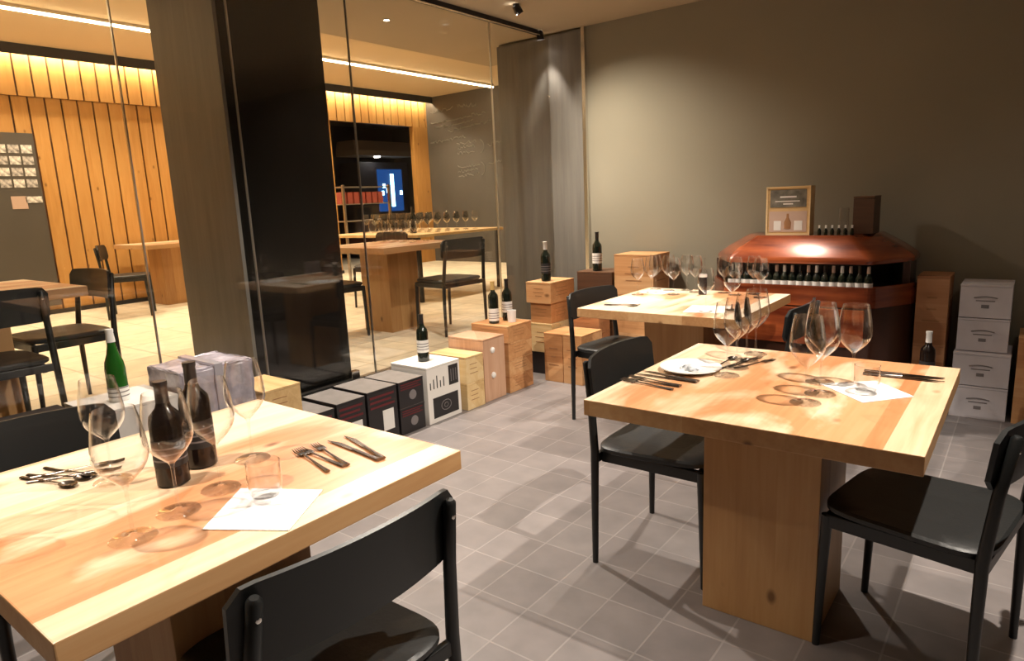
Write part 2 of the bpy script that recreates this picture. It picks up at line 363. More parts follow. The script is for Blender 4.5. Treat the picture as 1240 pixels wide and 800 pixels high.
# far wood wall: fascia band + recessed lower wall, planks with dark grooves
def planks(name, xf, y0, y1, z0, z1, ps, groove=.02, ph=0.):
    bm = nb(); y = y0 + ph
    box(bm, xf - .10, xf - .02, y0, y1, z0, z1, mi=1)
    if ph: box(bm, xf - .02, xf, y0, y - groove, z0, z1)
    while y < y1 - .02:
        box(bm, xf - .02, xf, y, min(y + ps - groove, y1), z0, z1, .002); y += ps
    return struct(name, bm, [M_plank, M_dkcrate])
planks('wall_wood_fascia', -9.02, -1.8, YC, 2.73, 3.19, .168)
planks('wall_wood', -9.06, -1.8, 7.14, F2, 2.73, .168, ph=.1)
bm = nb(); box(bm, -9.12, -9.02, 8.95, YC, F2, 2.73, .003); struct('wall_wood_post', bm, M_plank)
sbox('baseboard_wood', -9.06, -9.03, -1.8, 7.14, F2, F2 + .05, M_ink)
# opening to the dark kitchen
sbox('wall_kitchen', -12.3, -12.2, 6.0, 11.5, F2, 3.2, M_kitchen)
bm = nb(); box(bm, -12.3, -9.15, 11.4, 11.5, F2, 3.2); box(bm, -12.3, -9.15, 6.0, 6.1, F2, 3.2); struct('wall_kitchen_side', bm, M_kitchen)
sbox('ceiling_kitchen', -12.3, -9.15, 6.0, 11.5, 3.1, 3.2, M_kitchen)
sbox('floor_kitchen', -14.2, -9.06, YC, 11.6, -.1, F2, M_kitchen)
# black ceiling channel and cove strip above the fascia
bm = nb(); box(bm, -8.96, -8.86, -1.8, YC, 3.20, 3.25); box(bm, -8.87, -8.85, -1.8, YC, 3.14, 3.25); struct('trim_1', bm, M_ink)
bm = nb(); box(bm, -8.945, -8.925, -1.75, YC - .02, 3.188, 3.199)
tag(obj('led_strip', bm, M_led2), 'warm glowing strip in the black channel above the far timber wall', 'light strip')
t = thing('linear_light', 'long thin glowing line light on the cream ceiling beyond the glass', 'light', (-7.33, 3.5, 3.2))
bm = nb(); box(bm, -.012, .012, -5.2, 5.7, 0, .02); obj('diffuser', bm, M_led, t)
bm = nb(); box(bm, -.026, .026, -5.2, 5.7, .02, .05); obj('housing', bm, M_metal, t)
# dark columns and panel
sbox('wall_column', -3.99, GX - .05, 1.97, 1.99, F2, HC, M_panel)
sbox('wall_column_side', -3.99, GX - .05, 1.99, 2.62, F2, HC, M_black_panel)
sbox('wall_panel', -3.82, -2.97, YB - .03, YB, 0, HC - .02, M_panel)
sbox('trim_2', -2.965, -2.935, YB - .035, YB, 0, HC, M_chrome)
# riser of the raised floor
sbox('baseboard_riser', -3.36, -3.35, -1.8, YB, 0, F2, M_carton_k)
# glass partition
ys = [-1.8, -.2, 1.454, 2.014, 2.775, 4.108, YB - .03]
for i, (a, b) in enumerate(zip(ys[:-1], ys[1:])):
    bm = nb(); box(bm, GX - .006, GX + .006, a + .004, b - .004, F2 + .02, HC - .01)
    o = struct('window_%d' % (i + 1), bm, M_pane)
bm = nb()
for y in ys[1:-1]: box(bm, GX - .007, GX + .007, y - .003, y + .003, F2 + .02, HC - .01)
struct('trim_3', bm, M_metal)
sbox('trim_4', GX - .02, GX + .02, -1.8, YB - .03, F2, F2 + .03, M_metal)
for y in (2.60,):
    t = thing('glass_clamp', 'small steel clamp at the foot of the glass beside the black column', 'clamp', (GX, y, F2 + .03))
    bm = nb(); box(bm, -.02, .02, -.03, .03, 0, .05, .004); obj('clamp_body', bm, M_chrome, t)
# ceiling track with slot light
t = thing('light_track', 'slim ceiling track with a bright edge running above the glass', 'light track', (GX + .02, 1.4, HC))
bm = nb(); box(bm, -.03, .005, -3.1, 3.33, -.035, 0); obj('rail', bm, M_carton_k, t)
bm = nb(); box(bm, -.002, .012, -3.1, 3.33, -.042, -.035); obj('bright_lip', bm, M_chrome, t)
def lamp_head(loc, tgt, label, group='ceiling spotlights'):
    t = thing('spotlight', label, 'spotlight', (loc[0], loc[1], HC), 0, group)
    bm = nb(); tube(bm, [(0, 0, 0), (0, 0, -.015)], .022, 14); obj('mount', bm, M_foilk, t)
    d = (Vector(tgt) - Vector(loc)).normalized(); p = Vector((0, 0, -.02))
    bm = nb(); tube(bm, [p - d * .01, p + d * .05], [.026, .03], 16, cap=False); obj('housing', bm, M_foilk, t)
    bm = nb(); tube(bm, [p + d * .022, p + d * .025], .025, 16); obj('lens', bm, M_lampface, t)
lamp_head((-3.27, 4.74, HC), (-3.25, 4.86, 1.2), 'small glowing spotlight at the end of the track over the dark panel')
lamp_head((-2.95, 4.0, HC), (-2.35, 4.9, .9), 'ceiling spotlight washing the taupe back wall')

t = thing('downlight', 'tiny round downlight glowing on the ceiling soffit beyond the glass', 'light', (-3.84, 3.62, HC))
bm = nb(); tube(bm, [(0, 0, -.002), (0, 0, -.006)], .02, 14); obj('lens', bm, M_led, t)
bm = nb(); lathe(bm, [(.021, 0), (.028, 0), (.028, -.006), (.021, -.006)], 18); obj('ring', bm, M_metal, t)

# chalk writing: loose illegible strokes
random.seed(3)
bm = nb()
def scribble(u0, z0, u1, z1, h=.03):
    n = int(abs(u1 - u0) / .022); pts = []
    for i in range(n + 1):
        t = i / n; pts.append((u0 + (u1 - u0) * t + random.uniform(-.01, .01), YC - .009, z0 + (z1 - z0) * t + random.uniform(-h, h)))
    tube(bm, pts, .006, 4, cap=False)
for a in [(-8.9, 2.98, -8.35, 3.0), (-8.25, 3.02, -7.8, 3.0), (-8.9, 2.78, -7.6, 2.85), (-8.8, 2.70, -7.9, 2.74), (-8.5, 2.62, -7.5, 2.7), (-8.95, 2.44, -8.1, 2.5),
          (-8.3, 2.38, -7.85, 2.4), (-8.3, 2.30, -7.9, 2.32), (-8.3, 2.22, -7.9, 2.22), (-8.3, 1.98, -7.8, 2.0), (-8.3, 1.90, -7.85, 1.92), (-8.3, 1.82, -7.8, 1.84), (-7.6, 2.3, -7.2, 2.36), (-7.6, 2.0, -7.1, 2.03)]:
    scribble(*a)
for zc in (2.3, 1.92): tube(bm, [(-7.8 + .12 * math.cos(k), YC - .009, zc + .12 * math.sin(k)) for k in [-1.2 + .3 * j for j in range(9)]], .006, 4, cap=False)
tag(obj('chalk_writing', bm, M_chalkline), 'faint chalk handwriting on the dark board wall beyond the glass', 'writing')

# ------------------------------------------------------------------ tables
def table_proto(label, loc, name='oak_table', w=.9, d=.9):
    t = thing(name, label, 'table', loc, 0, None)
    bm = nb(); box(bm, -w / 2, w / 2, -d / 2, d / 2, .70, .75, .003)
    bm.normal_update()
    for f in bm.faces: f.material_index = 0 if f.normal.z > .3 else 1      # side faces painted browner than the top, to stand in for shade
    obj('tabletop', bm, [M_table, M_tedge], t)
    bm = nb(); box(bm, -.175, .175, -.175, .175, 0, .70, .003); obj('leg', bm, M_tleg, t)
    return t
LTc, RTc, MTc = (-1.542, .7225), (-.600, 2.14), (-1.535, 3.60)
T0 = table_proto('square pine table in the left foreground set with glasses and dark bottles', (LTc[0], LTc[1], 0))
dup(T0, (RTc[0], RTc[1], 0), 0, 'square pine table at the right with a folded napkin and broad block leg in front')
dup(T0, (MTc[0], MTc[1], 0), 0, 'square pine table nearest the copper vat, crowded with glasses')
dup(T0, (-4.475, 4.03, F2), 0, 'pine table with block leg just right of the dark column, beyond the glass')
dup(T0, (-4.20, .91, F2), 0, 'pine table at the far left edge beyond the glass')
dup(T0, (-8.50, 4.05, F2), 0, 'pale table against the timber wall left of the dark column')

# ------------------------------------------------------------------ chairs
def chair_proto(label, loc, rz):
    t = thing('dining_chair', label, 'chair', loc, rz, None)
    for s in (-1, 1):
        bm = nb(); tube(bm, [(-.20, s * .24, 0), (-.198, s * .238, .25), (-.198, s * .232, .44), (-.215, s * .222, .62), (-.238, s * .212, .765), (-.239, s * .212, .772)], [.011, .014, .0155, .0145, .0135, .008], 12)
        o = obj('leg', bm, M_black, t); o.name = 'leg'
        bm = nb(); tube(bm, [(.205, s * .19, 0), (.197, s * .188, .25), (.19, s * .186, .425)], [.011, .014, .016], 12); obj('leg', bm, M_black, t)
    # seat: rounded trapezoid, slightly dished
    bm = nb(); N = 48; loops = []
    def outline(k, inset, z):
        a = 2 * PI * k / N; e = .38
        cx, sx = math.cos(a), math.sin(a)
        x = math.copysign(abs(cx) ** e, cx) * (.215 - inset); 
        hw = (.205 + (.215 - x) / .43 * .028) - inset
        y = math.copysign(abs(sx) ** e, sx) * hw
        return x, y, z
    for ins, z in [(.012, .432), (0, .440), (0, .452), (.008, .459)]: loops.append([outline(k, ins, z) for k in range(N)])
    rings = loft(bm, loops, smooth=True, cap=False)
    bm.faces.new(rings[0][::-1])
    for q, dz in ((.7, -.004), (.4, -.008)):
        rings.append([bm.verts.new((v.co.x * q, v.co.y * q, .459 + dz)) for v in rings[3]])
        A, B = rings[-2], rings[-1]
        for k in range(N):
            f = bm.faces.new((A[k], A[(k + 1) % N], B[(k + 1) % N], B[k])); f.smooth = True
    bm.faces.new(rings[-1]); obj('seat', bm, M_seat, t)
    bm = nb(); box(bm, -.19, .19, -.197, -.177, .39, .43, .003); box(bm, -.19, .19, .177, .197, .39, .43, .003); box(bm, .175, .195, -.18, .18, .39, .43, .003)
    box(bm, -.205, -.188, -.225, .225, .395, .43, .003); obj('seat_frame', bm, M_black, t)
    # backrest: bowed, tapered, rounded corners
    bm = nb(); n = 22; front = []; bk = []
    for i in range(n + 1):
        u = -1 + 2 * i / n; y = u * .246; bow = -.040 * (1 - u * u) + .028
        edge = max(0, abs(u) - .86) / .14; cut = .030 * edge ** 2.2
        zt, zb = .792 - .006 * u * u - cut, .628 + cut
        lean = lambda z: -(z - .44) * .11
        for zz, lst in ((0, None),):
            pass
        prof = []
        for j in range(7):
            z = zb + (zt - zb) * j / 6; prof.append((z, -.199 + lean(z) + bow))
        front.append([bm.verts.new((x + .006, y, z)) for z, x in prof]); bk.append([bm.verts.new((x - .006, y, z)) for z, x in prof])
    for G in (front, bk):
        for i in range(n):
            for j in range(6):
                f = bm.faces.new((G[i][j], G[i + 1][j], G[i + 1][j + 1], G[i][j + 1])); f.smooth = True
    for i in range(n):
        bm.faces.new((front[i][6], front[i + 1][6], bk[i + 1][6], bk[i][6])); bm.faces.new((front[i][0], front[i + 1][0], bk[i + 1][0], bk[i][0]))
    for i in (0, n):
        for j in range(6): bm.faces.new((front[i][j], front[i][j + 1], bk[i][j + 1], bk[i][j]))
    back_o = obj('backrest', bm, M_black, t)
    for s in (-1, 1):
        bm = nb(); lathe(bm, [(0, .004), (.005, .003), (.006, 0), (0, 0)], 10)
        bmesh.ops.rotate(bm, cent=(0, 0, 0), matrix=Matrix.Rotation(-PI / 2, 3, 'Y'), verts=bm.verts)
        bmesh.ops.translate(bm, vec=(-.244, s * .213, .735), verts=bm.verts); obj('screw', bm, M_chrome, back_o)
    return t
R = math.radians
C0 = chair_proto('black chair in the foreground, its backrest turned to the camera at the left table', (-1.140, .715, 0), PI - R(3))
for loc, rz, lab in [
    ((-2.09, .585, 0), R(-4), 'black chair on the glass side of the left foreground table'),
    ((-1.012, 2.25, 0), R(0), 'black chair on the left side of the right-hand pine table'),
    ((-.185, 2.120, 0), R(170), 'black chair tucked under the right end of the right-hand table, nearest the right picture edge'),
    ((-1.95, 3.60, 0), R(-6), 'black chair on the left side of the table nearest the crates'),
    ((-1.10, 3.52, 0), R(180), 'black chair at the right of the middle table, in front of the copper vat'),
    ((-3.92, 4.18, F2), R(176), 'black chair beyond the glass on the right side of the block-leg table'),
    ((-4.62, 3.50, F2), R(84), 'black chair beyond the glass between the column and the block-leg table'),
    ((-4.36, 1.395, F2), R(-88), 'black chair beyond the glass, its back towards the timber wall, at the far-left table'),
    ((-3.76, .88, F2), R(178), 'black chair close behind the glass at the far left edge'),
    ((-4.72, .95, F2), R(4), 'black chair on the far side of the far-left table'),
    ((-7.90, 3.28, F2), R(60), 'small distant black chair in front of the timber wall'),
    ((-5.6, 4.9, F2), R(-90), 'dark chair behind the block-leg table beyond the glass'),
]: dup(C0, loc, rz, lab)

# ------------------------------------------------------------------ boxes, crates and cartons
def crate(x0, x1, y0, y1, z0, z1, m, label, name='wine_crate', cat='crate', group=None, lid=True, prints=True):
    """wooden wine box in survey units, with a lid part and burnt-in print"""
    x0, x1, y0, y1, z0, z1 = [v * S for v in (x0, x1, y0, y1, z0, z1)]
    cx, cy = (x0 + x1) / 2, (y0 + y1) / 2; hx, hy, h = (x1 - x0) / 2, (y1 - y0) / 2, z1 - z0
    t = thing(name, label, cat, (cx, cy, z0), 0, group)
    lt = min(.012, h * .1)
    bm = nb(); box(bm, -hx, hx, -hy, hy, .0005, h - lt - .0015, .0015); body = obj('box_body', bm, m, t)
    bm = nb(); box(bm, -hx - .001, hx + .001, -hy - .001, hy + .001, h - lt, h - .0005, .0015); obj('lid', bm, m, t)
    if prints:
        bm = nb(); e = .0012; rnd = random.Random(int(x0 * 999) + int(y0 * 777) + int(z0 * 55))
        for k in range(3):
            z = h * (.68 - .17 * k); l = hx * rnd.uniform(.25, .6)
            box(bm, -l, l, -hy - e, -hy + .0005, z, z + h * .022); box(bm, hx - .0005, hx + e, -hy * .55, hy * .5 * rnd.uniform(.4, 1), z, z + h * .022)
        obj('branded_print', bm, M_brown_ink, t)
    return t
A0, A1 = -3.62, -3.26
g = None
# dark pair at the very left, mostly behind the table
crate(A0, A1, .62, 1.10, 0, .34, M_carton_k, 'lower black carton by the glass, left of the green bottle', 'carton', 'carton', prints=False)
crate(A0, A1, .62, 1.10, .34, .68, M_carton_k, 'upper black carton by the glass, left of the green bottle', 'carton', 'carton', prints=False)
crate(A0, A1, 1.13, 1.50, 0, .34, M_carton_w2, 'lower white carton below the green bottle', 'carton', 'carton', prints=False)
crate(A0, A1, 1.13, 1.50, .34, .68, M_carton_w2, 'upper white carton carrying the green bottle', 'carton', 'carton', prints=False)
crate(A0, A1, 1.53, 1.92, 0, .40, M_crate, 'wooden crate beneath the lavender wrapped package')
for k, n in enumerate(('bottom', 'middle', 'top')):
    crate(A0, A1, 1.95, 2.19, .19 * k, .19 * k + .19, M_crate2, '%s pale wooden crate of the stack just left of the dark cartons' % n, group='pale crates left of the dark cartons')
# dark wine cartons
def dark_carton(y0, y1, z0, z1, label, lab=0):
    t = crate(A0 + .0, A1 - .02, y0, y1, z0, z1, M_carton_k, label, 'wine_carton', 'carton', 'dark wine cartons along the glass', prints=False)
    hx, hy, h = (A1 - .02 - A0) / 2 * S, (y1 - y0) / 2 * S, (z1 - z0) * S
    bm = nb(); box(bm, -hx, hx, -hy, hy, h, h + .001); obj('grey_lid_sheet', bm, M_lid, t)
    e = .0015
    bm = nb()
    for k in range(3): box(bm, hx, hx + e, -hy * .85, hy * (.8 - .2 * (k % 2)), h * (.86 - .09 * k), h * (.90 - .09 * k))
    obj('red_print', bm, M_redink, t)
    bm = nb()
    if lab == 0: box(bm, hx, hx + e * 1.3, -hy * .05, hy * .7, h * .22, h * .60)
    else: lathe(bm, [(0, e), (.030, e), (.030, 0)], 18); bmesh.ops.rotate(bm, cent=(0, 0, 0), matrix=Matrix.Rotation(PI / 2, 3, 'Y'), verts=bm.verts); bmesh.ops.translate(bm, vec=(hx, .01, h * .42), verts=bm.verts)
    obj('printed_label', bm, [M_label if lab == 0 else M_grey_ink], t)
    return t
dark_carton(2.95, 3.18, 0, .185, 'lower black carton with grey emblem touching the white printed carton', 1)
dark_carton(2.95, 3.18, .185, .37, 'upper black carton with grey emblem touching the white printed carton', 1)
dark_carton(2.68, 2.93, 0, .37, 'black and red carton with a square white label')
dark_carton(2.44, 2.66, 0, .36, 'black carton with red print, second from the pale crates')
dark_carton(2.21, 2.42, 0, .345, 'black carton with red print right beside the pale crates')
# white carton with black printed squares
t = crate(-3.63, -3.27, 3.21, 3.55, 0, .415, M_carton_w2, 'tall white carton with black square prints, a bottle standing on it', 'wine_carton', 'carton', prints=False)
hx, hy, h = .18 * S, .17 * S, .415 * S; e = .0015
bm = nb()
box(bm, hx, hx + e, hy * .30, hy * .88, h * .58, h * .93); box(bm, hx, hx + e, -hy * .72, hy * .82, h * .08, h * .44)
for k in range(5): box(bm, hx, hx + e, -hy * .85 + k * hy * .2, -hy * .8 + k * hy * .2, h * .6, h * (.72 + .05 * (k % 3)))
obj('black_print', bm, M_ink, t)
bm = nb(); tube(bm, [(hx + .002, hy * (.05 + .3 * math.cos(a)), h * (.26 + .09 * math.sin(a))) for a in [k * PI / 6 for k in range(13)]], .0025, 5, cap=False)
tube(bm, [(hx + .002, hy * (.05 + .12 * math.cos(a)), h * (.26 + .04 * math.sin(a))) for a in [k * PI / 6 for k in range(13)]], .002, 5, cap=False)
for k in range(3): box(bm, hx + e, hx + e * 1.5, hy * (.42 + .15 * k), hy * (.46 + .15 * k), h * .64, h * .86)
obj('emblem_print', bm, M_grey_ink, t)
for k, n in enumerate(('lower', 'upper')):
    crate(-3.62, -3.25, 3.60, 3.80, .205 * k, .205 * k + .205, M_crate2, '%s honey-coloured crate right of the white printed carton' % n, group='honey crates beside the white carton')
tt = crate(-3.62, -3.26, 3.82, 4.08, 0, .5, M_crate4, 'tall pinkish wooden box with two round cream ornaments', prints=False)
for k in range(2):
    bm = nb(); lathe(bm, [(0, .014), (.012, .013), (.02, .008), (.022, 0)], 16); bmesh.ops.rotate(bm, cent=(0, 0, 0), matrix=Matrix.Rotation(PI / 2, 3, 'Y'), verts=bm.verts)
    bmesh.ops.translate(bm, vec=(.18 * S, -.02, (.40 - .2 * k) * S), verts=bm.verts); obj('round_ornament', bm, M_china, tt)
for k, n in enumerate(('bottom', 'second', 'third', 'top')):
    crate(-3.63, -3.25, 4.12, 4.44, .138 * k, .138 * k + .138, M_crate, '%s flat crate of the four-high stack under the gold-capped bottle' % n, group='four-high crate stack')
# corner group
crate(-3.50, -3.27, 4.76, 5.12, 0, .2, M_carton_k, 'black carton at the bottom of the corner stack', 'carton', 'carton', prints=False)
crate(-3.50, -3.26, 4.75, 5.12, .2, .46, M_crate2, 'pale crate low in the corner stack, on the black carton')
crate(-3.49, -3.27, 4.77, 5.10, .46, .64, M_crate, 'second crate from the top of the corner stack')
crate(-3.51, -3.25, 4.74, 5.12, .64, .825, M_crate, 'top crate of the corner stack with a bottle on it')
crate(-3.23, -3.045, 4.59, 4.92, 0, .42, M_crate, 'left of two upright crates standing in front of the corner stack', group='pair of crates in front of the corner stack')
crate(-3.04, -2.855, 4.59, 4.92, 0, .42, M_crate, 'right of two upright crates standing in front of the corner stack', group='pair of crates in front of the corner stack')
crate(-3.18, -2.90, 4.95, 5.14, .0, .38, M_crate3, 'reddish crate behind the upright pair', )
crate(-3.17, -2.90, 4.95, 5.14, .38, .60, M_crate3, 'reddish crate lying on another behind the upright pair')
crate(-3.24, -2.885, 5.16, 5.48, 0, .45, M_dkcrate, 'lower dark box in the corner under the labelled bottle', 'carton', 'carton', prints=False)
crate(-3.24, -2.885, 5.16, 5.48, .45, .88, M_dkcrate, 'upper dark box in the corner carrying the labelled bottle', 'carton', 'carton', prints=False)
for k, n in enumerate(('bottom', 'middle', 'top')):
    crate(-2.87, -2.50, 5.18, 5.50, .345 * k, .345 * k + .345, M_crate, '%s large crate of the stack against the back wall' % n, group='large crates against the back wall')
# right hand side
for k in range(4):
    a, b = ((-.345, -.04), (-.345, -.04), (-.338, -.063), (-.338, -.063))[k]; y0 = 5.15 if k < 2 else 5.2
    t = crate(a, b, y0, 5.5, .22 * k, .22 * k + .216, M_carton_w, '%s white wine carton of the stack against the right part of the wall' % ('bottom', 'second lowest', 'second highest', 'top')[k], 'wine_carton', 'carton', 'white cartons stacked on the right', prints=False)
    hy = (5.5 - y0) / 2 * S; bm = nb(); h = .216 * S
    n = 12; pts = [((-.055 + .11 * i / n), -hy - .001, h * .60 + .008 * math.sin(PI * i / n)) for i in range(n + 1)]
    tube(bm, pts, .0035, 5, cap=False); box(bm, -.045, .045, -hy - .0015, -hy + .001, h * .50, h * .53); box(bm, -.018, .018, -hy - .0015, -hy + .001, h * .30, h * .40, .001)
    obj('printed_emblem', bm, M_grey_ink, t)
crate(-.585, -.40, 5.2, 5.5, 0, .46, M_crate3, 'lower tall crate in the dark gap between vat and white cartons')
crate(-.585, -.40, 5.2, 5.5, .46, .92, M_crate3, 'upper tall crate in the dark gap between vat and white cartons')
crate(-.01, .28, 5.15, 5.5, 0, .56, M_crate, 'wooden crate at the right picture edge beside the white cartons')
crate(-.55, -.36, 4.70, 4.95, 0, .28, M_carton_k, 'small black carton on the floor under the white-capped bottle', 'carton', 'carton', prints=False)

# lavender wrapped package
t = thing('wrapped_package', 'lavender grey package in crinkled plastic wrap behind the wine glasses', 'package', (-3.44 * S, 1.72 * S, .40 * S))
bm = nb(); box(bm, -.155, .155, -.17, .17, 0, .33, .012)
bmesh.ops.subdivide_edges(bm, edges=bm.edges, cuts=5, use_grid_fill=True)
rr = random.Random(5)
for v in bm.verts:
    if v.co.z > .01: v.co += Vector((rr.uniform(-.006, .006), rr.uniform(-.006, .006), rr.uniform(-.006, .004)))
obj('wrapped_body', bm, M_plastic, t)
bm = nb(); box(bm, -.167, .167, -.02, .02, .0, .342, .003); obj('ribbon', bm, M_ribbon, t)

# ------------------------------------------------------------------ bottles
def bottle_proto(label, loc, glass, cap, lab, kind='bordeaux', hlab=(.06, .14), name='wine_bottle'):
    t = thing(name, label, 'bottle', loc)
    r = .0375
    if kind == 'bordeaux': prof = [(0, .004), (r * .8, 0), (r, .004), (r, .185), (r * .93, .205), (r * .5, .228), (.0145, .245), (.0138, .295), (.0155, .297), (.0155, .303), (0, .303)]
    else: prof = [(0, .004), (r * .8, 0), (r * 1.05, .004), (r * 1.05, .135), (r * .95, .165), (r * .62, .20), (r * .44, .235), (.0138, .295), (.0155, .297), (.0155, .303), (0, .303)]
    bm = nb(); lathe(bm, prof, 24); obj('glass_body', bm, glass, t)
    rr_ = r if kind == 'bordeaux' else r * 1.05
    bm = nb(); lathe(bm, [(rr_ + .0006, hlab[0]), (rr_ + .0006, min(hlab[1], .13 if kind != 'bordeaux' else .18))], 24); lo = obj('paper_label', bm, lab, t)
    bm = nb()
    for k in range(3): lathe(bm, [(rr_ + .001, hlab[0] + .018 + .018 * k), (rr_ + .001, hlab[0] + .023 + .018 * k)], 24)
    obj('label_print', bm, M_grey_ink, lo)
    bm = nb(); lathe(bm, [(.0152, .243), (.0146, .29), (.0162, .293), (.0162, .3045), (0, .305)] if kind == 'bordeaux' else [(.0185, .25), (.0146, .29), (.0162, .293), (.0162, .3045), (0, .305)], 18); obj('capsule', bm, cap, t)
    return t
def P3(x, y, z): return (x * S, y * S, z * S)
B0 = bottle_proto('dark bottle with pale label on the white printed carton', P3(-3.45, 3.37, .4155), M_bottle, M_foilk, M_label)
bottle_proto('green bottle with a white foil neck standing on the white carton at the left', P3(-3.42, 1.30, .6805), M_gbottle, M_foilw, M_label, 'burgundy', (.0, .06))
bottle_proto('dark bottle with gold capsule and white label on the four-high crates', P3(-3.45, 4.20, .5525), M_bottle, M_foilg, M_label, 'bordeaux', (.02, .11))
dup(B0, P3(-3.44, 4.37, .5525), 0, 'plain dark bottle behind the gold-capped one')
bottle_proto('dark unlabelled-looking bottle with cream capsule on top of the corner stack', P3(-3.36, 4.84, .8255), M_bottle, M_label, M_ink)
dup(B0, P3(-3.08, 5.25, .8805), 0, 'dark bottle with small white label on the dark box by the steel trim')
bottle_proto('dark bottle with white capsule on the black carton near the right', P3(-.455, 4.80, .2805), M_bbottle, M_foilw, M_ink)
# bottles on tables
TB1 = bottle_proto('black bottle standing among glasses on the left table, nearer the camera', (-1.535, .670, .7505), M_bbottle, M_foilk, M_ink); TB1.scale = (.95, .95, .8)
dup(TB1, (-1.585, .765, .7505), R(40), 'black bottle on the left table, nearer the glass wall').scale = (.95, .95, .86)
t = thing('water_bottle', 'clear-topped small dark bottle in the middle of the crowded table', 'bottle', (-1.545, 3.87, .7505))
bm = nb(); lathe(bm, [(0, .002), (.024, 0), (.025, .005), (.025, .10)], 20); obj('dark_base', bm, M_foilk, t)
bm = nb(); lathe(bm, [(.025, .10), (.025, .13), (.013, .16), (.0125, .205), (.014, .21), (.014, .22), (0, .22)], 20); obj('clear_neck', bm, M_tumbler, t)
bm = nb(); lathe(bm, [(.0255, .105), (.0255, .122)], 20); obj('white_band', bm, M_label, t)
# small carton of white candle glass near the gold bottle
bm = nb(); lathe(bm, [(0, 0), (.03, 0), (.033, .085), (.03, .085), (.028, .006), (0, .006)], 20)
tag(obj('candle_glass', bm, M_paper, loc=P3(-3.35, 4.31, .5525)), 'short white frosted glass beside the gold-capped bottle', 'glass')

# ------------------------------------------------------------------ glassware
def goblet(label, loc, h=.235, rb=.047, rf=.041, rr=.034, group=None):
    t = thing('wine_glass', label, 'wine glass', loc, 0, group)
    hb = h * .42                                       # bowl bottom
    bm = nb(); lathe(bm, [(0, 0), (rf * .97, 0), (rf, .0015), (rf * .97, .003), (rf * .4, .005), (.006, .009), (.0035, .02), (.003, hb * .6), (.0035, hb * .92), (.007, hb)], 28)
    obj('stem_and_foot', bm, M_glass, t)
    prof = [(.006, hb - .001)]
    for k in range(1, 12):
        u = k / 11; z = hb + (h - hb) * u
        r = rb * math.sin(min(1, (u / .42)) * PI / 2) ** .75 if u < .42 else rb + (rr - rb) * ((u - .42) / .58) ** 1.6
        prof.append((r, z))
    inner = [(max(r - .0011, .001), z + (.0012 if i < 3 else 0)) for i, (r, z) in enumerate(prof)][::-1]
    bm = nb(); lathe(bm, prof + [(prof[-1][0] - .0005, h + .0006)] + inner, 28); obj('bowl', bm, M_glass, t)
    return t
def tumbler(label, loc, r=.036, h=.085):
    t = thing('water_tumbler', label, 'tumbler', loc)
    bm = nb(); lathe(bm, [(0, 0), (r * .82, 0), (r * .88, .003), (r, h * .5), (r * .98, h), (r * .94, h), (r * .95, h * .5), (r * .8, .010), (0, .010)], 28); obj('cup', bm, M_tumbler, t)
    bm = nb(); lathe(bm, [(r * .70, .0105), (r * .82, .012), (r * .84, .016)], 28); obj('thick_base_ring', bm, M_tumbler, t)
    return t
q = .772
def TP(x, y, z=.7505): return (x * q, y * q, z)
G0 = goblet('tall wine glass nearest the camera on the left table', TP(-1.723, .635), .26, .049, .044, .037)
gl = []
for (x, y, s, lab) in [
    (-1.774, .775, 1.0, 'wine glass directly in front of the black bottles on the left table'),
    (-1.816, .920, .98, 'wine glass third from the camera on the left table, behind the napkin'),
    (-1.950, 1.105, .98, 'wine glass farthest right on the left table, before the pale crate'),
    (-2.170, .770, .96, 'wine glass at the back of the left table near the green bottle'),
]: dup(G0, TP(x, y), 0, lab, 'wine glasses on the left table', s)
G0['group'] = 'wine glasses on the left table'
tumbler('water tumbler standing on the white napkin of the left table', TP(-1.63, .95, .7535))
for (x, y, s, lab) in [
    (-.618, 2.548, .98, 'front wine glass of the right-hand cluster on the right table'),
    (-.600, 2.690, 1.0, 'second wine glass of the right-hand cluster on the right table'),
    (-.640, 2.860, .98, 'third wine glass of the right-hand cluster on the right table'),
    (-.520, 2.860, .98, 'rightmost wine glass of the cluster beside the napkin on the right table'),
    (-1.000, 2.785, .95, 'first of the row of wine glasses at the back left of the right table'),
    (-1.010, 2.935, .95, 'second of the row of wine glasses at the back left of the right table'),
    (-1.015, 3.085, .95, 'third of the row of wine glasses at the back left of the right table'),
    (-1.020, 3.230, .95, 'farthest wine glass in the row at the back left of the right table'),
]: dup(G0, TP(x, y), 0, lab, 'wine glasses on the right table', s)
tumbler('water tumbler on the diamond-turned napkin of the right table', TP(-.455, 2.775, .7535))
rr = random.Random(11)
k = 0
for (x, y, d) in [(-1.90, 3.72, 'leftmost of the back left group, over the napkin'), (-1.86, 3.83, 'second from the left in the back left group'), (-1.80, 3.95, 'third in the back left group'),
                  (-1.90, 3.97, 'at the far left corner'), (-1.70, 4.0, 'at the back edge, left of the small bottle'), (-1.62, 3.94, 'touching distance left of the small bottle'), (-1.70, 3.80, 'just in front of the small bottle'),
                  (-1.45, 3.97, 'directly right of the small bottle'), (-1.36, 3.90, 'second right of the small bottle'), (-1.28, 3.99, 'third right of the small bottle'), (-1.20, 3.86, 'nearest the vat, at the far right corner'),
                  (-1.30, 3.30, 'at the near right corner, left of its twin'), (-1.20, 3.40, 'at the near right corner, right of its twin')]:
    dup(G0, (x, y, .7505), 0, 'wine glass on the middle table, ' + d, 'wine glasses on the middle table', .86)

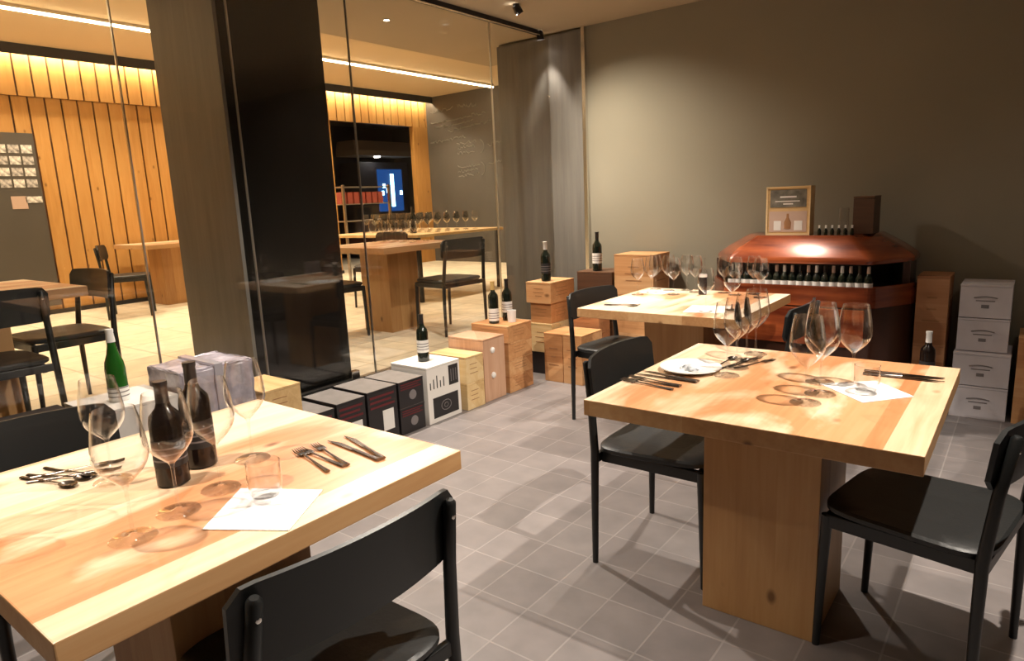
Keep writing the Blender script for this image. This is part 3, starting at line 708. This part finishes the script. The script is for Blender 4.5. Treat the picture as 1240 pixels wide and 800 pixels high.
# ------------------------------------------------------------------ napkins, plates, cutlery
def napkin(pts, label, z=.7502):
    c = Vector((sum(p[0] for p in pts) / len(pts), sum(p[1] for p in pts) / len(pts), z))
    bm = nb(); P = [(Vector((p[0], p[1], z)) - c) for p in pts]
    loft(bm, [[(v.x, v.y, 0) for v in P], [(v.x, v.y, .0022) for v in P]])
    o = obj('paper_napkin', bm, M_paper, loc=c); 
    return tag(o, label, 'napkin')
napkin([TP(-1.614, .755), TP(-1.418, .875), TP(-1.546, 1.075), TP(-1.765, .952)], 'square white paper napkin under the tumbler on the left table')
napkin([TP(-.634, 2.834), TP(-.443, 2.647), TP(-.300, 2.815), TP(-.456, 2.98)], 'white paper napkin turned like a diamond on the right table')
napkin([(-1.95, 3.42), (-1.74, 3.40), (-1.72, 3.60), (-1.93, 3.62)], 'white napkin at the left corner of the middle table')
napkin([(-1.40, 3.24), (-1.20, 3.30), (-1.24, 3.50), (-1.44, 3.46)], 'white napkin at the right corner of the middle table')
napkin([(-1.93, 3.80), (-1.76, 3.78), (-1.76, 3.94), (-1.92, 3.96)], 'white napkin under glasses at the back of the middle table')
def plate(label, loc, r=.105):
    t = thing('plate', label, 'plate', loc)
    bm = nb(); lathe(bm, [(0, 0), (r * .6, 0), (r * .66, .002), (r, .014), (r * .99, .017), (r * .64, .006), (0, .005)], 36); obj('dish', bm, M_china, t)
    return t
plate('white plate at the left of the right table', (-.905, 2.165, .7503))
p0 = thing('crumpled_napkin', 'small bluish crumpled paper lying in the white plate', 'napkin', (-.905, 2.165, .757))
bm = nb(); rr = random.Random(4)
bmesh.ops.create_icosphere(bm, subdivisions=3, radius=.035)
for v in bm.verts: v.co = Vector((v.co.x * (1 + rr.uniform(-.15, .15)), v.co.y * (1 + rr.uniform(-.15, .15)), max(-.002, v.co.z * .35 + rr.uniform(-.004, .004))))
obj('crumpled_sheet', bm, flat('bluish_white_paper', (.62, .66, .70), .7), p0)
def fork(label, loc, rz, group):
    t = thing('fork', label, 'fork', loc, rz, group)
    bm = nb(); tube(bm, [(-.10, 0, .004), (-.06, 0, .0035), (0, 0, .005), (.045, 0, .006)], [.0065, .005, .003, .0035], 8, sq=.5)
    obj('handle', bm, M_cutlery, t)
    bm = nb(); box(bm, .043, .062, -.011, .011, .004, .006, .001)
    for k in range(4): tube(bm, [(.06, -.0095 + k * .0063, .005), (.08, -.009 + k * .006, .003), (.10, -.0085 + k * .0057, .006)], [.0018, .0016, .0010], 6)
    obj('tines', bm, M_cutlery, t); return t
def knife(label, loc, rz, group):
    t = thing('knife', label, 'knife', loc, rz, group)
    bm = nb(); tube(bm, [(-.11, 0, .0045), (-.06, 0, .0045), (0, 0, .0045)], [.0075, .006, .0055], 8, sq=.5); obj('handle', bm, M_cutlery, t)
    bm = nb(); loft(bm, [[(0, -.006, .003), (0, .006, .003), (0, .006, .005), (0, -.006, .005)], [(.07, -.009, .003), (.07, .006, .003), (.07, .006, .0045), (.07, -.009, .004)], [(.115, .003, .003), (.115, .006, .003), (.115, .006, .004), (.115, .003, .0035)]])
    obj('blade', bm, M_cutlery, t); return t
def spoon(label, loc, rz, group):
    t = thing('spoon', label, 'spoon', loc, rz, group)
    bm = nb(); tube(bm, [(-.09, 0, .004), (-.05, 0, .0035), (0, 0, .005), (.05, 0, .006)], [.006, .0045, .003, .003], 8, sq=.5); obj('handle', bm, M_cutlery, t)
    bm = nb(); lathe(bm, [(0, .0015), (.012, .003), (.018, .007), (.0175, .008), (.011, .0042), (0, .0028)], 18); bmesh.ops.scale(bm, vec=(1.45, .9, 1), verts=bm.verts); bmesh.ops.translate(bm, vec=(.072, 0, 0), verts=bm.verts); obj('bowl', bm, M_cutlery, t); return t
# direction of bundles taken from the table axes
def bundle(fn, n, x, y, rz, sp, label, group, first=None):
    o = None
    ca, sa = math.cos(rz + PI / 2), math.sin(rz + PI / 2)
    names = ['nearest the table edge', 'second from the table edge', 'third from the table edge', 'farthest from the table edge']
    for k in range(n):
        L = '%s, %s' % (label, names[k])
        loc = (x + ca * sp * k, y + sa * sp * k, .7502)
        o = fn(L, loc, rz + (.10 if k % 2 else -.06), group) if o is None else dup(o, loc, rz + (.10 if k % 2 else -.06), L, group)
bundle(fork, 3, -1.355, .975, R(170), .026, 'fork right of the wrapped bottles on the left table', 'cutlery on the right of the left table')
bundle(knife, 2, -1.32, 1.055, R(168), .03, 'knife on the back right of the left table', 'cutlery on the right of the left table')
bundle(spoon, 3, -1.805, .50, R(20), .03, 'spoon on the glass side of the left table', 'cutlery at the left of the left table')
bundle(fork, 2, -1.79, .555, R(60), .045, 'fork crossing the spoons on the left table', 'cutlery at the left of the left table')
bundle(fork, 3, -.95, 1.975, R(175), .026, 'fork beside the white plate on the right table', 'cutlery by the plate')
bundle(knife, 2, -.93, 2.055, R(172), .03, 'knife beside the white plate on the right table', 'cutlery by the plate')
bundle(spoon, 2, -.80, 2.30, R(80), .04, 'spoon in the middle of the right table', 'cutlery in the middle of the right table')
bundle(fork, 2, -.74, 2.34, R(70), .04, 'fork in the middle of the right table', 'cutlery in the middle of the right table')
bundle(knife, 3, -.29, 2.37, R(5), .022, 'knife at the back right corner of the right table', 'cutlery at the back right of the right table')
bundle(fork, 2, -1.79, 3.30, R(10), .03, 'fork near the front left of the middle table', 'cutlery on the middle table')

# ------------------------------------------------------------------ copper vat with bottle shelf
vx, vy = -1.30 * S, 5.52 * S
t = thing('display_vat', 'large copper-red shouldered vat with a lit shelf of bottles, against the back wall', 'display vat', (vx, vy, 0))
def plan(hw, dep, z):
    """six-sided plan with eased corners: flat front, slanted flanks, straight back at y=0"""
    c = [(-hw, 0), (-hw, -dep * .42), (-hw * .70, -dep), (hw * .70, -dep), (hw, -dep * .42), (hw, 0)]
    pts = [(c[0][0], c[0][1], z)]
    for i in range(1, 5):
        P, A, B = Vector(c[i]), Vector(c[i - 1]), Vector(c[i + 1]); r = .035
        a = P + (A - P).normalized() * r; b = P + (B - P).normalized() * r
        for u in (0, .25, .5, .75, 1):
            v = a * (1 - u) ** 2 + P * 2 * u * (1 - u) + b * u * u; pts.append((v.x, v.y, z))
    pts.append((c[5][0], c[5][1], z)); return pts
HW, DP = .695 * S, .60 * S
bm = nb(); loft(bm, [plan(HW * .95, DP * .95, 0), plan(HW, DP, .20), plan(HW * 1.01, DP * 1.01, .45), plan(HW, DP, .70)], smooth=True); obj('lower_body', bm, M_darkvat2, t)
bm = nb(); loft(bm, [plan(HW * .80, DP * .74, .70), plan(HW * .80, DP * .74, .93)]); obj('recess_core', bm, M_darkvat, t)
prof = [(.985, .97, .895), (.99, .975, .915), (.97, .95, .935), (.86, .88, .985), (.72, .80, 1.035), (.66, .76, 1.056), (.64, .75, 1.06)]
bm = nb(); loft(bm, [plan(HW * a, DP * b, z) for a, b, z in prof], smooth=True); obj('hood', bm, M_copper, t)
bm = nb()
lo = plan(HW * 1.012, DP * 1.03, 0); li = plan(HW * .985, DP * .995, 0)
loft(bm, [[(p[0], p[1], .64) for p in lo], [(p[0], p[1], .765) for p in lo], [(p[0], p[1], .765) for p in li], [(p[0], p[1], .64) for p in li]], closed=False, cap=False, smooth=False); obj('shelf_rail', bm, M_copper, t)
bm = nb(); box(bm, -HW * .64, HW * .66, -DP * 1.05, -DP * 1.0, .40, .63, .004); obj('front_panel', bm, M_copper, t)
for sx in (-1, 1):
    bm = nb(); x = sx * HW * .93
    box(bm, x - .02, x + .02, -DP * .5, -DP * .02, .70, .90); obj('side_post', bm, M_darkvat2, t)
# bottles on the vat shelf (small, every one a thing)
bt = thing('wine_bottle', 'dark bottle with pale capsule lined up on the shelf of the copper vat', 'bottle', (0, 0, 0), 0, 'bottles on the vat shelf')
bm = nb(); lathe(bm, [(0, 0), (.024, 0), (.0245, .003), (.0235, .003), (.0235, .105), (.019, .122), (.0095, .135), (.009, .142)], 16); obj('glass_body', bm, M_bottle, bt)
bm = nb(); lathe(bm, [(.0100, .140), (.0097, .182), (0, .183)], 14); obj('capsule', bm, M_foilw, bt)
bm = nb(); lathe(bm, [(.0250, .05), (.0250, .085)], 16); obj('paper_label', bm, M_label, bt)
capd = [M_foilw, M_cork, M_foilk, M_cork, M_foilw, M_foilk, M_cork]
nB = 18; first = True
for i in range(nB):
    u = -1 + 2 * i / (nB - 1); x = u * HW * .66; yy = -DP * .91
    loc = (vx + x, vy + yy, .7005)
    if first: bt.location = loc; o = bt; first = False
    else: o = dup(bt, loc, 0)
    o['label'] = 'dark bottle on the vat shelf, %s in the row counted from the left' % ORD[i]
    c = [ch for ch in o.children if ch.name.startswith('capsule')][0]
    c.data = c.data.copy(); c.data.materials[0] = capd[i % 7]
# things on the vat top
t = thing('picture_crate', 'upright pale wooden wine box end with printed picture, on top of the copper vat', 'crate', (-1.41 * S, 5.17 * S, 1.0605))
bm = nb(); box(bm, -.135, .135, -.05, .05, 0, .305, .003); body = obj('box_body', bm, M_crate2, t)
bm = nb(); box(bm, -.135, -.125, -.056, -.05, 0, .305); box(bm, .125, .135, -.056, -.05, 0, .305); box(bm, -.125, .125, -.056, -.05, .295, .305); box(bm, -.125, .125, -.056, -.05, 0, .01); obj('frame_edge', bm, M_crate2, t)
bm = nb(); box(bm, -.115, .115, -.0525, -.0495, .02, .15); obj('pinkish_picture', bm, M_cork, t)
bm = nb(); box(bm, -.11, .11, -.0525, -.0495, .175, .285); dk = obj('dark_picture', bm, flat('olive_print', (.16, .15, .12), .6, noise=.5, nscale=18), t)
bm = nb(); box(bm, -.05, .05, -.0535, -.052, .235, .245); box(bm, -.08, .07, -.0535, -.052, .21, .216); box(bm, -.03, .03, -.0535, -.052, .192, .2); box(bm, -.085, -.04, -.0535, -.052, .03, .09); box(bm, .04, .09, -.0535, -.052, .03, .09); obj('pale_print', bm, M_label, t)
bm = nb(); lathe(bm, [(0, .04), (.02, .04), (.022, .08), (.008, .11), (.007, .135), (0, .135)], 12); bmesh.ops.scale(bm, vec=(1, .1, 1), verts=bm.verts); bmesh.ops.translate(bm, vec=(0, -.0525, 0), verts=bm.verts); obj('bottle_print', bm, M_brown_ink, t)
crate(-.995, -.865, 5.18, 5.42, 1.2012, 1.458, M_dkcrate, 'dark brown box standing upright at the right of the vat top', prints=False)
bo = None
for i in range(6):
    loc = ((-1.19 + .042 * i) * S, 5.10 * S, 1.0605)
    if bo is None:
        bo = thing('miniature_bottle', 'tiny pale-topped bottle on the copper vat, first in its row from the left', 'bottle', loc, 0, 'miniature bottles on the vat')
        bm = nb(); lathe(bm, [(0, 0), (.011, 0), (.011, .03), (.004, .04), (.004, .045)], 12); obj('glass_body', bm, M_bottle, bo)
        bm = nb(); lathe(bm, [(.0055, .042), (.0055, .06), (0, .06)], 12); obj('capsule', bm, M_foilw, bo)
    else: dup(bo, loc)['label'] = 'tiny pale-topped bottle on the copper vat, %s in its row from the left' % ORD[i]
tumbler('faint empty glass standing beside the dark box on the vat top', (-1.06 * S, 5.22 * S, 1.0605), .03, .16)

# ------------------------------------------------------------------ beyond the glass
t = thing('display_board', 'dark board on the timber wall at the upper left edge', 'board', (-9.055, 2.4, F2 + .1))
bm = nb(); box(bm, 0, .025, -.55, .575, 0, 1.95, .003); obj('board_panel', bm, M_chalk, t)
rr = random.Random(9); po = None
mgrey = [flat('photo_print_a', (.62, .60, .56), .5, noise=.6, nscale=25), flat('photo_print_b', (.42, .40, .38), .5, noise=.7, nscale=30)]
for r_ in range(4):
    for c_ in range(4):
        y = 2.9 - .125 * c_ - .01; z = 2.155 - .125 * r_
        bm = nb(); box(bm, 0, .006, -.052, .052, -.045, .045)
        o = obj('photo_print', bm, mgrey[(r_ + c_) % 2], loc=(-9.029, y, z))
        tag(o, 'small black and white photo on the dark board, %s row, %s from the right' % (('top', 'second', 'third', 'bottom')[r_], ORD[c_]), 'photo', 'photos on the dark board')
bm = nb(); box(bm, 0, .006, -.075, .075, -.07, .07); tag(obj('paper_card', bm, M_cork, loc=(-9.029, 2.735, 1.57)), 'pinkish square card pinned low on the dark board', 'card')
bm = nb(); box(bm, 0, .006, -.08, .08, -.035, .035); tag(obj('photo_print', bm, mgrey[0], loc=(-9.029, 2.88, 1.60)), 'wide photo low on the dark board right of the pinkish card', 'photo')

# long thin-topped table with glasses
t = thing('buffet_table', 'long thin-topped table with black legs and rows of glasses, in front of the chalk wall', 'table', (-6.1, 5.95, F2))
bm = nb(); box(bm, -.82, .82, -.75, .75, .72, .75, .003); obj('tabletop', bm, M_crate2, t)
for sx in (-1, 1):
    for sy in (-1, 1):
        bm = nb(); box(bm, sx * .76 - .02, sx * .76 + .02, sy * .69 - .02, sy * .69 + .02, 0, .72, .002); obj('leg', bm, M_black, t)
zt = F2 + .7505
sg = None; rr = random.Random(2)
for i in range(9):
    for j in range(5):
        loc = (-6.75 + i * .155, 5.75 + j * .17, zt)
        dup(G0, loc, 0, 'wine glass on the long table, %s row from the camera, %s from the left' % (ORD[j], ORD[i]), 'wine glasses on the long table', .85)
dup(B0, (-5.65, 5.50, zt), 0, 'dark bottle standing before the glass rows on the long table')
for i in range(10):
    dup(G0, (-4.85 + (i % 5) * .13, 4.20 + (i // 5) * .16, zt), 0, 'wine glass on the block-leg table, %s row, %s from the left' % (('front', 'back')[i // 5], ORD[i % 5]), 'wine glasses on the block-leg table', .75)
for i in range(5):
    dup(G0, (-4.45 + i * .11, .75 + .08 * (i % 2), zt), 0, 'wine glass on the far-left table, %s from the left' % ORD[i], 'wine glasses on the far-left table', .8)
for i, (x, y) in enumerate([(-4.1, 5.0), (-4.02, 5.1)]):
    pass
# service shelf with red packages
t = thing('service_shelf', 'steel service shelf holding red packages beside the black column', 'shelf', (-7.2, 6.2, F2))
for z in (.9, 1.12, 1.34):
    bm = nb(); box(bm, -.15, .15, -.55, .30, z - .012, z, .002); obj('shelf_board', bm, M_metal, t)
for y in (-.52, .26):
    bm = nb(); box(bm, .12, .15, y - .015, y + .015, 0, 1.36, .002); obj('post', bm, M_metal, t)
po = None
for i in range(7):
    loc = (-7.16, 5.72 + .105 * i, F2 + 1.1205)
    if po is None:
        bm = nb(); box(bm, -.05, .05, -.04, .04, 0, .15, .004); po = obj('red_package', bm, M_darkred, loc=loc)
        tag(po, 'red package on the steel service shelf, first in the row from the left', 'package', 'red packages on the service shelf')
    else:
        o = po.copy(); COL.objects.link(o); o.location = loc; o['label'] = 'red package on the steel service shelf, %s in the row from the left' % ORD[i]
# kitchen
t = thing('extractor_hood', 'tan metal extractor hood in the dark kitchen opening', 'hood', (-11.2, 9.9, 2.38))
bm = nb(); loft(bm, [[(-.3, -.75, 0), (.3, -.75, 0), (.3, .9, 0), (-.3, .9, 0)], [(-.3, -.75, .1), (.3, -.75, .1), (.3, .9, .1), (-.3, .9, .1)], [(-.3, -.7, .3), (.2, -.7, .3), (.2, .85, .3), (-.3, .85, .3)]]); obj('canopy', bm, M_hood, t)
bm = nb(); box(bm, .05, .15, -.04, .04, -.02, 0); obj('lamp', bm, M_lampface, t)
t = thing('fridge_display', 'blue lit cabinet glowing in the dark kitchen opening', 'cabinet', (-11.6, 10.35, F2))
bm = nb(); box(bm, -.3, .3, -.8, .6, 0, 2.0, .01); obj('cabinet_body', bm, M_kitchen, t)
bm = nb(); box(bm, .3, .31, -.32, .40, .95, 1.85); obj('blue_screen', bm, M_bluedim, t)
bm = nb(); box(bm, .31, .33, .05, .13, 1.05, 1.75); obj('light_tube', bm, M_blue, t)
for k, (yy, z) in enumerate([(-.15, 1.45), (-.05, 1.35), (.34, 1.3), (-.2, 1.3)]):
    bm = nb(); box(bm, .31, .325, yy - .03, yy + .03, z, z + .09); obj('indicator_light', bm, M_blue, t)
